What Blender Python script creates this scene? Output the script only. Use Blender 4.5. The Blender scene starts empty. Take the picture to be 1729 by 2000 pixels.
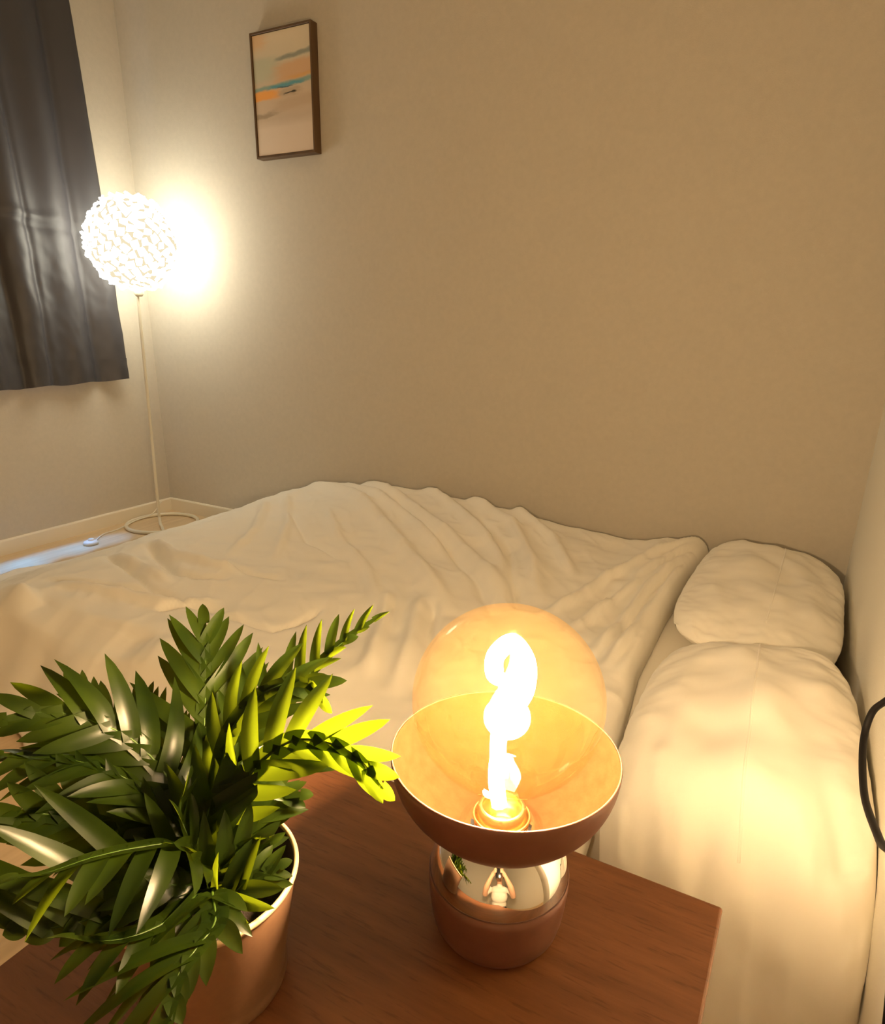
import bpy, bmesh, math, random
import numpy as np
from mathutils import Vector, Matrix, noise as mnoise

random.seed(7)
rng = np.random.default_rng(7)
SC = bpy.context.scene
COL = SC.collection

# ------------------------------------------------------------------ camera
EYE = Vector((0.0, 0.0, 0.95))
cam_d = bpy.data.cameras.new('camera')
cam = bpy.data.objects.new('camera', cam_d)
COL.objects.link(cam)
RIGHT = Vector((0.876855, 0.480414, 0.018077))
UP = Vector((-0.169826, 0.274353, 0.946514))
FWD = Vector((-0.44976, 0.833026, -0.322155))
m = Matrix((RIGHT, UP, -FWD)).transposed().to_4x4()
m.translation = EYE
cam.matrix_world = m
cam_d.sensor_fit = 'HORIZONTAL'
cam_d.sensor_width = 36.0
cam_d.lens = 36.0 * 1311.957 / 1729.0
cam_d.shift_y = 76.0 / 1729.0
cam_d.clip_start = 0.01
SC.camera = cam

# ------------------------------------------------------------------ world, daylight, exposure
w = bpy.data.worlds.new('world')
SC.world = w
w.use_nodes = True
bg = w.node_tree.nodes['Background']
bg.inputs[0].default_value = (0.30, 0.52, 0.80, 1)
bg.inputs[1].default_value = 0.8
sun_d = bpy.data.lights.new('daylight', 'SUN')
sun_d.energy = 5.0
sun_d.color = (0.08, 0.38, 1.0)
sun_d.angle = math.radians(14)
sun = bpy.data.objects.new('daylight', sun_d)
COL.objects.link(sun)
sun.location = (-5, 2, 6)
sun.rotation_euler = Vector((0.21, -0.12, -0.97)).to_track_quat('-Z', 'Y').to_euler()
SC.view_settings.view_transform = 'Standard'
SC.view_settings.look = 'None'
SC.view_settings.exposure = 2.58
SC.view_settings.gamma = 1.0
SC.view_settings.use_curve_mapping = False
SC.cycles.max_bounces = 10
SC.cycles.diffuse_bounces = 8
SC.cycles.transparent_max_bounces = 16
SC.cycles.sample_clamp_indirect = 4.0
SC.cycles.caustics_reflective = False
SC.cycles.caustics_refractive = False

SHADE_EMIT = 2.1
BULB_WATT = 8.5

# ------------------------------------------------------------------ materials
def new_mat(name):
    mt = bpy.data.materials.new(name)
    mt.use_nodes = True
    nt = mt.node_tree
    nt.nodes.clear()
    out = nt.nodes.new('ShaderNodeOutputMaterial')
    return mt, nt, out

def N(nt, kind, **kw):
    n = nt.nodes.new(kind)
    for k, v in kw.items():
        if hasattr(n, k):
            setattr(n, k, v)
    return n

def L(nt, a, b):
    nt.links.new(a, b)

def texco(nt, scale=(1, 1, 1), which='Object'):
    tc = N(nt, 'ShaderNodeTexCoord')
    mp = N(nt, 'ShaderNodeMapping')
    mp.inputs['Scale'].default_value = scale
    L(nt, tc.outputs[which], mp.inputs['Vector'])
    return mp.outputs['Vector']

def simple(name, col, rough=0.6, metal=0.0, col2=None, nscale=(20, 20, 20), bump=0.0, bscale=200.0, bdist=0.002,
           spec=0.5, sheen=0.0, coat=0.0):
    mt, nt, out = new_mat(name)
    p = N(nt, 'ShaderNodeBsdfPrincipled')
    p.inputs['Base Color'].default_value = (*col, 1)
    p.inputs['Roughness'].default_value = rough
    p.inputs['Metallic'].default_value = metal
    p.inputs['Specular IOR Level'].default_value = spec
    p.inputs['Sheen Weight'].default_value = sheen
    p.inputs['Coat Weight'].default_value = coat
    if col2 is not None:
        n = N(nt, 'ShaderNodeTexNoise')
        n.inputs['Scale'].default_value = 1.0
        n.inputs['Detail'].default_value = 5.0
        L(nt, texco(nt, nscale), n.inputs['Vector'])
        r = N(nt, 'ShaderNodeValToRGB')
        r.color_ramp.elements[0].position = 0.3
        r.color_ramp.elements[1].position = 0.7
        r.color_ramp.elements[0].color = (*col, 1)
        r.color_ramp.elements[1].color = (*col2, 1)
        L(nt, n.outputs['Fac'], r.inputs['Fac'])
        L(nt, r.outputs['Color'], p.inputs['Base Color'])
    if bump:
        n = N(nt, 'ShaderNodeTexNoise')
        n.inputs['Scale'].default_value = bscale
        n.inputs['Detail'].default_value = 3.0
        L(nt, texco(nt), n.inputs['Vector'])
        b = N(nt, 'ShaderNodeBump')
        b.inputs['Strength'].default_value = bump
        b.inputs['Distance'].default_value = bdist
        L(nt, n.outputs['Fac'], b.inputs['Height'])
        L(nt, b.outputs['Normal'], p.inputs['Normal'])
    L(nt, p.outputs[0], out.inputs[0])
    return mt

MAT = {}
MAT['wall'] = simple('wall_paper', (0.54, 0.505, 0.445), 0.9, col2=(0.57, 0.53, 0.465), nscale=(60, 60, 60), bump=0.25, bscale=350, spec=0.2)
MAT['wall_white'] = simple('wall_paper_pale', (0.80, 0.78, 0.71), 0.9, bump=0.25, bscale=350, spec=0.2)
MAT['ceiling'] = simple('ceiling_paper', (0.85, 0.83, 0.78), 0.9, bump=0.2, bscale=200, spec=0.2)
MAT['trim'] = simple('painted_trim', (0.80, 0.75, 0.64), 0.45)
MAT['sheet'] = simple('white_cotton', (0.91, 0.88, 0.81), 0.85, bump=0.12, bscale=900, bdist=0.0006, sheen=0.1, spec=0.2)
MAT['pillowcase'] = simple('white_pillow_cotton', (0.91, 0.88, 0.81), 0.85, bump=0.12, bscale=900, bdist=0.0006, sheen=0.1, spec=0.2)
MAT['duvet'] = simple('white_duvet_cotton', (0.91, 0.88, 0.81), 0.85, bump=0.12, bscale=900, bdist=0.0006, sheen=0.1, spec=0.2)
MAT['lamp_metal'] = simple('cream_lacquer', (0.74, 0.70, 0.58), 0.35)
MAT['plastic_white'] = simple('white_plastic', (0.78, 0.76, 0.68), 0.4)
MAT['brown_metal'] = simple('brown_lacquered_metal', (0.165, 0.070, 0.046), 0.42, 0.2, col2=(0.185, 0.08, 0.053), nscale=(90, 90, 90))
MAT['bowl_inside'] = simple('copper_brown_darkened', (0.024, 0.0105, 0.0040), 0.9, 0.0, col2=(0.030, 0.0135, 0.0054), nscale=(120, 120, 120), spec=0.0, bump=0.3, bscale=500, bdist=0.0004)  # copper brown darkened in the colour to offset glare from the close bulb
MAT['chrome'] = simple('polished_chrome', (0.86, 0.85, 0.83), 0.03, 1.0)
MAT['brass'] = simple('brass_socket', (0.75, 0.55, 0.25), 0.25, 1.0)
MAT['pot'] = simple('taupe_pot', (0.165, 0.090, 0.050), 0.5, col2=(0.18, 0.10, 0.056), nscale=(200, 200, 200))
MAT['pot_rim'] = simple('cream_pot_rim', (0.46, 0.34, 0.21), 0.5)
MAT['pot_inside'] = simple('dark_pot_inside', (0.035, 0.02, 0.014), 0.7)
MAT['soil'] = simple('dark_soil', (0.02, 0.012, 0.007), 0.95, bump=1.0, bscale=150, bdist=0.004)
MAT['stem'] = simple('green_stem', (0.030, 0.060, 0.006), 0.5, spec=0.2)
MAT['cable'] = simple('black_rubber', (0.006, 0.005, 0.005), 0.6, spec=0.2)
MAT['frame_wood'] = simple('walnut_frame', (0.085, 0.046, 0.02), 0.5, col2=(0.12, 0.066, 0.028), nscale=(30, 30, 4))
MAT['door'] = simple('white_door', (0.78, 0.74, 0.66), 0.5)
MAT['dark_metal'] = simple('dark_metal', (0.03, 0.03, 0.03), 0.35, 0.8)

def mat_wood():
    mt, nt, out = new_mat('red_brown_wood')
    p = N(nt, 'ShaderNodeBsdfPrincipled')
    v = texco(nt, (9, 90, 90))
    n = N(nt, 'ShaderNodeTexNoise')
    n.inputs['Scale'].default_value = 1.0
    n.inputs['Detail'].default_value = 8.0
    n.inputs['Roughness'].default_value = 0.65
    L(nt, v, n.inputs['Vector'])
    r = N(nt, 'ShaderNodeValToRGB')
    e = r.color_ramp.elements
    e[0].position, e[0].color = 0.28, (0.150, 0.056, 0.021, 1)
    e[1].position, e[1].color = 0.72, (0.225, 0.090, 0.036, 1)
    x = e.new(0.5); x.color = (0.185, 0.071, 0.027, 1)
    L(nt, n.outputs['Fac'], r.inputs['Fac'])
    # sparse dark pores along the grain
    n2 = N(nt, 'ShaderNodeTexNoise')
    n2.inputs['Scale'].default_value = 1.0
    n2.inputs['Detail'].default_value = 2.0
    L(nt, texco(nt, (45, 420, 420)), n2.inputs['Vector'])
    r2 = N(nt, 'ShaderNodeValToRGB')
    r2.color_ramp.elements[0].position = 0.30
    r2.color_ramp.elements[0].color = (0.74, 0.70, 0.66, 1)
    r2.color_ramp.elements[1].position = 0.42
    r2.color_ramp.elements[1].color = (1, 1, 1, 1)
    L(nt, n2.outputs['Fac'], r2.inputs['Fac'])
    mx = N(nt, 'ShaderNodeMixRGB', blend_type='MULTIPLY')
    mx.inputs['Fac'].default_value = 1.0
    L(nt, r.outputs['Color'], mx.inputs['Color1'])
    L(nt, r2.outputs['Color'], mx.inputs['Color2'])
    L(nt, mx.outputs['Color'], p.inputs['Base Color'])
    p.inputs['Roughness'].default_value = 0.42
    b = N(nt, 'ShaderNodeBump')
    b.inputs['Strength'].default_value = 0.15
    b.inputs['Distance'].default_value = 0.001
    L(nt, n2.outputs['Fac'], b.inputs['Height'])
    L(nt, b.outputs['Normal'], p.inputs['Normal'])
    L(nt, p.outputs[0], out.inputs[0])
    return mt
MAT['wood'] = mat_wood()

def mat_floor():
    mt, nt, out = new_mat('pale_oak_floor')
    p = N(nt, 'ShaderNodeBsdfPrincipled')
    n = N(nt, 'ShaderNodeTexNoise')
    n.inputs['Scale'].default_value = 1.0
    n.inputs['Detail'].default_value = 6.0
    L(nt, texco(nt, (60, 3.5, 10)), n.inputs['Vector'])
    r = N(nt, 'ShaderNodeValToRGB')
    e = r.color_ramp.elements
    e[0].position, e[0].color = 0.3, (0.60, 0.45, 0.27, 1)
    e[1].position, e[1].color = 0.7, (0.72, 0.56, 0.36, 1)
    L(nt, n.outputs['Fac'], r.inputs['Fac'])
    L(nt, r.outputs['Color'], p.inputs['Base Color'])
    p.inputs['Roughness'].default_value = 0.45
    L(nt, p.outputs[0], out.inputs[0])
    return mt
MAT['floor'] = mat_floor()

def mat_curtain():
    mt, nt, out = new_mat('charcoal_satin')
    p = N(nt, 'ShaderNodeBsdfPrincipled')
    p.inputs['Base Color'].default_value = (0.050, 0.048, 0.056, 1)
    p.inputs['Roughness'].default_value = 0.42
    p.inputs['Specular IOR Level'].default_value = 0.4
    n = N(nt, 'ShaderNodeTexNoise')
    n.inputs['Scale'].default_value = 1.0
    L(nt, texco(nt, (900, 900, 1500)), n.inputs['Vector'])
    b = N(nt, 'ShaderNodeBump')
    b.inputs['Strength'].default_value = 0.2
    b.inputs['Distance'].default_value = 0.0006
    L(nt, n.outputs['Fac'], b.inputs['Height'])
    L(nt, b.outputs['Normal'], p.inputs['Normal'])
    L(nt, p.outputs[0], out.inputs[0])
    return mt
MAT['curtain'] = mat_curtain()

def mat_emit(name, col, strength):
    mt, nt, out = new_mat(name)
    e = N(nt, 'ShaderNodeEmission')
    e.inputs['Color'].default_value = (*col, 1)
    e.inputs['Strength'].default_value = strength
    L(nt, e.outputs[0], out.inputs[0])
    return mt
def mat_petal():
    mt, nt, out = new_mat('lit_paper_petals')
    e = N(nt, 'ShaderNodeEmission')
    e.inputs['Color'].default_value = (1.0, 0.94, 0.74, 1)
    e.inputs['Strength'].default_value = SHADE_EMIT
    d = N(nt, 'ShaderNodeBsdfDiffuse')
    d.inputs['Color'].default_value = (0.8, 0.77, 0.68, 1)
    a = N(nt, 'ShaderNodeAddShader')
    L(nt, e.outputs[0], a.inputs[0])
    L(nt, d.outputs[0], a.inputs[1])
    L(nt, a.outputs[0], out.inputs[0])
    return mt
MAT['petal'] = mat_petal()
MAT['shade_core'] = mat_emit('dimmed_inner_globe', (1.0, 0.86, 0.58), 0.155)  # glow turned down to put shade into the gaps between petals
MAT['filament'] = mat_emit('glowing_filament', (1.0, 0.86, 0.50), 40.0)

def mat_glass():
    mt, nt, out = new_mat('amber_glass')
    t = N(nt, 'ShaderNodeBsdfTransparent')
    t.inputs['Color'].default_value = (1.0, 0.92, 0.78, 1)
    g = N(nt, 'ShaderNodeBsdfGlossy')
    g.inputs['Roughness'].default_value = 0.03
    g.inputs['Color'].default_value = (1, 0.95, 0.85, 1)
    lw = N(nt, 'ShaderNodeLayerWeight')
    lw.inputs['Blend'].default_value = 0.5
    pw = N(nt, 'ShaderNodeMath', operation='POWER')
    L(nt, lw.outputs['Facing'], pw.inputs[0])
    pw.inputs[1].default_value = 5.0
    ma = N(nt, 'ShaderNodeMath', operation='MULTIPLY_ADD')
    L(nt, pw.outputs[0], ma.inputs[0])
    ma.inputs[1].default_value = 0.35
    ma.inputs[2].default_value = 0.02
    m1 = N(nt, 'ShaderNodeMixShader')
    L(nt, ma.outputs[0], m1.inputs[0])
    L(nt, t.outputs[0], m1.inputs[1])
    L(nt, g.outputs[0], m1.inputs[2])
    # thin amber coating with tiny seeds scatters a little of the light
    tl = N(nt, 'ShaderNodeBsdfTranslucent')
    tl.inputs['Color'].default_value = (1.0, 0.60, 0.28, 1)
    n = N(nt, 'ShaderNodeTexNoise')
    n.inputs['Scale'].default_value = 420.0
    n.inputs['Detail'].default_value = 2.0
    L(nt, texco(nt), n.inputs['Vector'])
    mr = N(nt, 'ShaderNodeMapRange')
    mr.inputs['From Min'].default_value = 0.40
    mr.inputs['From Max'].default_value = 0.75
    mr.inputs['To Min'].default_value = 0.0005
    mr.inputs['To Max'].default_value = 0.0016
    L(nt, n.outputs['Fac'], mr.inputs['Value'])
    m2 = N(nt, 'ShaderNodeMixShader')
    L(nt, mr.outputs[0], m2.inputs[0])
    L(nt, m1.outputs[0], m2.inputs[1])
    L(nt, tl.outputs[0], m2.inputs[2])
    L(nt, m2.outputs[0], out.inputs[0])
    return mt
def mat_glow_volume():  # scatter volume added to imitate the glow around the filament
    mt, nt, out = new_mat('added_bulb_glow')
    v = N(nt, 'ShaderNodeVolumeScatter')
    v.inputs['Color'].default_value = (1.0, 0.86, 0.22, 1)
    v.inputs['Density'].default_value = 0.05
    L(nt, v.outputs[0], out.inputs['Volume'])
    return mt
MAT['glow_volume'] = mat_glow_volume()
MAT['glass'] = mat_glass()

def mat_clear():
    mt, nt, out = new_mat('clear_window_glass')
    t = N(nt, 'ShaderNodeBsdfTransparent')
    g = N(nt, 'ShaderNodeBsdfGlossy')
    g.inputs['Roughness'].default_value = 0.02
    m1 = N(nt, 'ShaderNodeMixShader')
    m1.inputs[0].default_value = 0.06
    L(nt, t.outputs[0], m1.inputs[1])
    L(nt, g.outputs[0], m1.inputs[2])
    L(nt, m1.outputs[0], out.inputs[0])
    return mt
MAT['clear'] = mat_clear()

def mat_leaf():
    mt, nt, out = new_mat('fern_leaf_plastic')
    p = N(nt, 'ShaderNodeBsdfPrincipled')
    n = N(nt, 'ShaderNodeTexNoise')
    n.inputs['Scale'].default_value = 28.0
    n.inputs['Detail'].default_value = 3.0
    L(nt, texco(nt), n.inputs['Vector'])
    r = N(nt, 'ShaderNodeValToRGB')
    e = r.color_ramp.elements
    e[0].position, e[0].color = 0.3, (0.0032, 0.0075, 0.0008, 1)
    e[1].position, e[1].color = 0.75, (0.013, 0.022, 0.0016, 1)
    L(nt, n.outputs['Fac'], r.inputs['Fac'])
    L(nt, r.outputs['Color'], p.inputs['Base Color'])
    p.inputs['Roughness'].default_value = 0.34
    p.inputs['Specular IOR Level'].default_value = 0.11
    tl = N(nt, 'ShaderNodeBsdfTranslucent')
    tl.inputs['Color'].default_value = (0.36, 0.50, 0.012, 1)
    m1 = N(nt, 'ShaderNodeMixShader')
    m1.inputs[0].default_value = 0.17
    L(nt, p.outputs[0], m1.inputs[1])
    L(nt, tl.outputs[0], m1.inputs[2])
    L(nt, m1.outputs[0], out.inputs[0])
    return mt
MAT['leaf'] = mat_leaf()

def mat_painting():
    """abstract brushed seascape: flat print, laid out in the canvas' own UV (v counted from the top)"""
    mt, nt, out = new_mat('abstract_print')
    p = N(nt, 'ShaderNodeBsdfPrincipled')
    p.inputs['Roughness'].default_value = 0.7
    tc = N(nt, 'ShaderNodeTexCoord')
    sp = N(nt, 'ShaderNodeSeparateXYZ')
    L(nt, tc.outputs['UV'], sp.inputs[0])
    def mth(op, a, b=None, c=None):
        n = N(nt, 'ShaderNodeMath', operation=op)
        for i, q in enumerate((a, b, c)):
            if q is None:
                continue
            if isinstance(q, (int, float)):
                n.inputs[i].default_value = q
            else:
                L(nt, q, n.inputs[i])
        return n.outputs[0]
    def nz(sx, sy, seed):
        mp = N(nt, 'ShaderNodeMapping')
        mp.inputs['Scale'].default_value = (sx, sy, 1)
        mp.inputs['Location'].default_value = (seed * 3.7, seed * 1.3, seed)
        L(nt, tc.outputs['UV'], mp.inputs['Vector'])
        n = N(nt, 'ShaderNodeTexNoise')
        n.inputs['Scale'].default_value = 1.0
        n.inputs['Detail'].default_value = 4.0
        L(nt, mp.outputs[0], n.inputs['Vector'])
        return mth('SUBTRACT', n.outputs['Fac'], 0.5)
    u = sp.outputs['X']
    v = mth('ADD', mth('SUBTRACT', 1.0, sp.outputs['Y']), mth('MULTIPLY', nz(5, 16, 1), 0.05))
    def smooth(x, a, b):
        n = N(nt, 'ShaderNodeMapRange', interpolation_type='SMOOTHSTEP')
        L(nt, x, n.inputs['Value'])
        n.inputs['From Min'].default_value = a
        n.inputs['From Max'].default_value = b
        return n.outputs[0]
    base = N(nt, 'ShaderNodeValToRGB')
    e = base.color_ramp.elements
    e[0].position, e[0].color = 0.0, (0.70, 0.60, 0.45, 1)
    e[1].position, e[1].color = 1.0, (0.68, 0.56, 0.46, 1)
    for pos, c in ((0.3, (0.60, 0.54, 0.42)), (0.55, (0.60, 0.48, 0.36)), (0.7, (0.56, 0.46, 0.36)), (0.78, (0.68, 0.57, 0.47))):
        x = e.new(pos); x.color = (*c, 1)
    L(nt, v, base.inputs['Fac'])
    cur = base.outputs['Color']
    def stroke(cur, u0, u1, v0, v1, slope, col, amt, su=0.12, sv=0.015, seed=2):
        vv = mth('ADD', v, mth('MULTIPLY', mth('SUBTRACT', u, 0.5), slope))
        uu = mth('ADD', u, mth('MULTIPLY', nz(4, 22, seed), 0.35))
        a = mth('MULTIPLY', smooth(vv, v0 - sv, v0 + sv), mth('SUBTRACT', 1.0, smooth(vv, v1 - sv, v1 + sv)))
        b = mth('MULTIPLY', smooth(uu, u0 - su, u0 + su), mth('SUBTRACT', 1.0, smooth(uu, u1 - su, u1 + su)))
        f = mth('MULTIPLY', mth('MULTIPLY', a, b), amt)
        mx = N(nt, 'ShaderNodeMixRGB')
        L(nt, f, mx.inputs['Fac'])
        L(nt, cur, mx.inputs['Color1'])
        mx.inputs['Color2'].default_value = (*col, 1)
        return mx.outputs['Color']
    cur = stroke(cur, -0.5, 0.22, -0.2, 0.12, 0, (0.72, 0.46, 0.24), 0.7, 0.15, 0.04, 3)
    cur = stroke(cur, -0.5, 0.40, 0.19, 0.38, 0, (0.50, 0.52, 0.40), 0.8, 0.15, 0.03, 4)
    cur = stroke(cur, 0.38, 1.5, 0.265, 0.41, 0.05, (0.64, 0.38, 0.20), 0.8, 0.22, 0.025, 5)
    cur = stroke(cur, 0.62, 1.5, 0.375, 0.41, 0.03, (0.72, 0.38, 0.10), 0.6, 0.2, 0.015, 6)
    cur = stroke(cur, 0.42, 1.5, 0.205, 0.240, 0.06, (0.22, 0.25, 0.22), 0.85, 0.1, 0.012, 7)
    cur = stroke(cur, -0.5, 1.5, 0.412, 0.450, 0.03, (0.22, 0.36, 0.33), 0.9, 0.1, 0.01, 8)
    cur = stroke(cur, 0.28, 0.82, 0.425, 0.448, 0.03, (0.10, 0.33, 0.42), 0.9, 0.1, 0.007, 9)
    cur = stroke(cur, 0.42, 0.70, 0.444, 0.456, 0.0, (0.05, 0.13, 0.18), 0.9, 0.06, 0.004, 10)
    cur = stroke(cur, -0.5, 0.40, 0.458, 0.535, 0, (0.85, 0.38, 0.08), 0.92, 0.12, 0.014, 11)
    cur = stroke(cur, 0.45, 0.80, 0.462, 0.525, 0, (0.42, 0.32, 0.22), 0.7, 0.08, 0.014, 12)
    cur = stroke(cur, 0.56, 0.74, 0.505, 0.518, 0.06, (0.02, 0.02, 0.015), 0.95, 0.04, 0.004, 13)
    cur = stroke(cur, 0.35, 1.5, 0.545, 0.64, 0.04, (0.50, 0.38, 0.27), 0.7, 0.12, 0.03, 14)
    cur = stroke(cur, -0.5, 0.38, 0.625, 0.665, 0.05, (0.33, 0.26, 0.18), 0.8, 0.1, 0.012, 15)
    L(nt, cur, p.inputs['Base Color'])
    L(nt, p.outputs[0], out.inputs[0])
    return mt
MAT['painting'] = mat_painting()

# ------------------------------------------------------------------ building helpers
ORIGIN = {}

def thing(name, label, cat, loc, group=None):
    o = bpy.data.objects.new(name, None)
    COL.objects.link(o)
    o.location = loc
    o.empty_display_size = 0.05
    o['label'] = label
    o['category'] = cat
    if group:
        o['group'] = group
    ORIGIN[o.name] = Vector(loc)
    return o

def obj(name, verts, faces, mt, parent=None, smooth=True, at=None, uv=None):
    """one mesh object; verts in world space, stored relative to the thing's origin"""
    org = Vector((0, 0, 0))
    if parent is not None:
        org = ORIGIN.get(parent.name, org)
    elif at is not None:
        org = Vector(at)
    me = bpy.data.meshes.new(name)
    V = np.asarray(verts, dtype=float) - np.array(org)
    me.from_pydata(V.tolist(), [], [tuple(int(i) for i in f) for f in faces])
    if uv is not None:
        lay = me.uv_layers.new(name='UVMap')
        for lp in me.loops:
            lay.data[lp.index].uv = uv[lp.vertex_index]
    if smooth:
        me.polygons.foreach_set('use_smooth', [True] * len(me.polygons))
    me.materials.append(mt)
    me.update()
    o = bpy.data.objects.new(name, me)
    COL.objects.link(o)
    if parent is not None:
        o.parent = parent
        ORIGIN[o.name] = org
        if parent.name in ORIGIN and parent.type == 'MESH' and parent.parent is None:
            pass
    else:
        o.location = org
        ORIGIN[o.name] = org
    return o

def tag(o, label, cat, group=None):
    o['label'] = label
    o['category'] = cat
    if group:
        o['group'] = group
    return o

def struct(o):
    o['kind'] = 'structure'
    return o

def merge(*parts):
    V, F, n = [], [], 0
    for v, f in parts:
        V.extend([tuple(p) for p in v])
        F.extend([tuple(i + n for i in q) for q in f])
        n += len(v)
    return V, F

def box(x0, x1, y0, y1, z0, z1, bev=0.0, seg=2):
    bm = bmesh.new()
    bmesh.ops.create_cube(bm, size=1.0)
    for v in bm.verts:
        v.co = Vector((x0 + (v.co.x + .5) * (x1 - x0), y0 + (v.co.y + .5) * (y1 - y0), z0 + (v.co.z + .5) * (z1 - z0)))
    if bev:
        bmesh.ops.bevel(bm, geom=bm.edges[:], offset=bev, segments=seg, profile=0.5, affect='EDGES')
    bm.verts.index_update()
    r = [tuple(v.co) for v in bm.verts], [[v.index for v in f.verts] for f in bm.faces]
    bm.free()
    return r

def lathe(profile, cx, cy, n=64, cap0=False, cap1=False):
    V, F = [], []
    for r, z in profile:
        for i in range(n):
            a = 2 * math.pi * i / n
            V.append((cx + r * math.cos(a), cy + r * math.sin(a), z))
    for k in range(len(profile) - 1):
        for i in range(n):
            j = (i + 1) % n
            F.append((k * n + i, k * n + j, (k + 1) * n + j, (k + 1) * n + i))
    if cap0:
        F.append(tuple(range(n - 1, -1, -1)))
    if cap1:
        b = (len(profile) - 1) * n
        F.append(tuple(b + i for i in range(n)))
    return V, F

def catmull(P, per=10, closed=False):
    P = [Vector(p) for p in P]
    n = len(P)
    out = []
    rng_ = range(n if closed else n - 1)
    for i in rng_:
        if closed:
            a, b, c, d = P[(i - 1) % n], P[i], P[(i + 1) % n], P[(i + 2) % n]
        else:
            b, c = P[i], P[i + 1]
            a = P[i - 1] if i > 0 else b * 2 - c
            d = P[i + 2] if i + 2 < n else c * 2 - b
        for k in range(per):
            t = k / per
            out.append(0.5 * ((2 * b) + (c - a) * t + (2 * a - 5 * b + 4 * c - d) * t * t + (3 * b - a - 3 * c + d) * t ** 3))
    if not closed:
        out.append(P[-1])
    return out

def tube(path, rad, n=10, closed=False):
    path = [Vector(p) for p in path]
    m_ = len(path)
    R = rad if hasattr(rad, '__len__') else [rad] * m_
    V, F = [], []
    up = None
    for i, p in enumerate(path):
        if closed:
            t = path[(i + 1) % m_] - path[i - 1]
        else:
            t = path[min(i + 1, m_ - 1)] - path[max(i - 1, 0)]
        t.normalize()
        if up is None:
            up = t.orthogonal().normalized()
        up = (up - t * up.dot(t))
        up = up.normalized() if up.length > 1e-6 else t.orthogonal().normalized()
        sd = t.cross(up)
        for k in range(n):
            a = 2 * math.pi * k / n
            V.append(tuple(p + (up * math.cos(a) + sd * math.sin(a)) * R[i]))
    for i in range(m_ if closed else m_ - 1):
        j = (i + 1) % m_
        for k in range(n):
            l = (k + 1) % n
            F.append((i * n + k, i * n + l, j * n + l, j * n + k))
    if not closed:
        F.append(tuple(range(n - 1, -1, -1)))
        F.append(tuple((m_ - 1) * n + k for k in range(n)))
    return V, F

def grid_faces(nu, nv):
    return [(i * nv + j, (i + 1) * nv + j, (i + 1) * nv + j + 1, i * nv + j + 1) for i in range(nu - 1) for j in range(nv - 1)]

def fbm(x, y, z=0.0, oct_=3):
    s, a = 0.0, 1.0
    for _ in range(oct_):
        s += a * mnoise.noise((x, y, z))
        x, y, z, a = x * 2.03, y * 2.03, z + 11.3, a * 0.5
    return s

# ------------------------------------------------------------------ the room
XL, XR, YB, YF, ZC = -2.86, 0.172, 2.308, -1.6, 2.42
XR2, YJ = 1.15, 0.42             # beyond the bed head the room widens behind the photographer
struct(obj('floor', *box(XL - .14, XR2 + .1, YF - .1, YB + .1, -0.06, 0.0), MAT['floor'], smooth=False))
struct(obj('ceiling', *box(XL - .14, XR2 + .1, YF - .1, YB + .1, ZC, ZC + .06), MAT['ceiling'], smooth=False))
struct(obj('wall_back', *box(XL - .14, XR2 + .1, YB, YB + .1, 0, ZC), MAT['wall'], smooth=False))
WY0, WY1, WZ0, WZ1 = 0.45, 1.98, 0.72, 2.05
struct(obj('wall_left', *merge(box(XL - .14, XL, YF, WY0, 0, ZC), box(XL - .14, XL, WY1, YB, 0, ZC),
                               box(XL - .14, XL, WY0, WY1, 0, WZ0), box(XL - .14, XL, WY0, WY1, WZ1, ZC)), MAT['wall'], smooth=False))
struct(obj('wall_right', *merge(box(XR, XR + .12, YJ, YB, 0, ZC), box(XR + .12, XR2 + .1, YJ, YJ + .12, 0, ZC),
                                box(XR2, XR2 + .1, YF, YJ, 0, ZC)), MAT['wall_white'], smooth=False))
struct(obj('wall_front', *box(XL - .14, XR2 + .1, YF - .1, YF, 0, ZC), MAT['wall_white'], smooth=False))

def baseboard(name, pts, h=0.064, t=0.011):
    """skirting board with a rounded upper edge, run along pts (plan), thickness to the left of the direction"""
    (x0, y0), (x1, y1) = pts
    d = Vector((x1 - x0, y1 - y0, 0)).normalized()
    nrm = Vector((-d.y, d.x, 0))
    prof = [(0, 0), (t, 0), (t, h - .006), (t - .003, h - .001), (t - .006, h), (0, h)]
    V = []
    for (x, y) in pts:
        V += [tuple(Vector((x, y, 0)) + nrm * a + Vector((0, 0, b))) for a, b in prof]
    k = len(prof)
    F = [(i, (i + 1) % k, k + (i + 1) % k, k + i) for i in range(k)] + [tuple(range(k - 1, -1, -1)), tuple(range(k, 2 * k))]
    return struct(obj(name, V, F, MAT['trim'], smooth=False))
baseboard('baseboard_left', [(XL, YB), (XL, YF)])
baseboard('baseboard_back', [(XR, YB), (XL, YB)])
baseboard('baseboard_right', [(XR, YJ), (XR, YB)])
baseboard('baseboard_front', [(XL, YF), (XR2, YF)])

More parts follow.
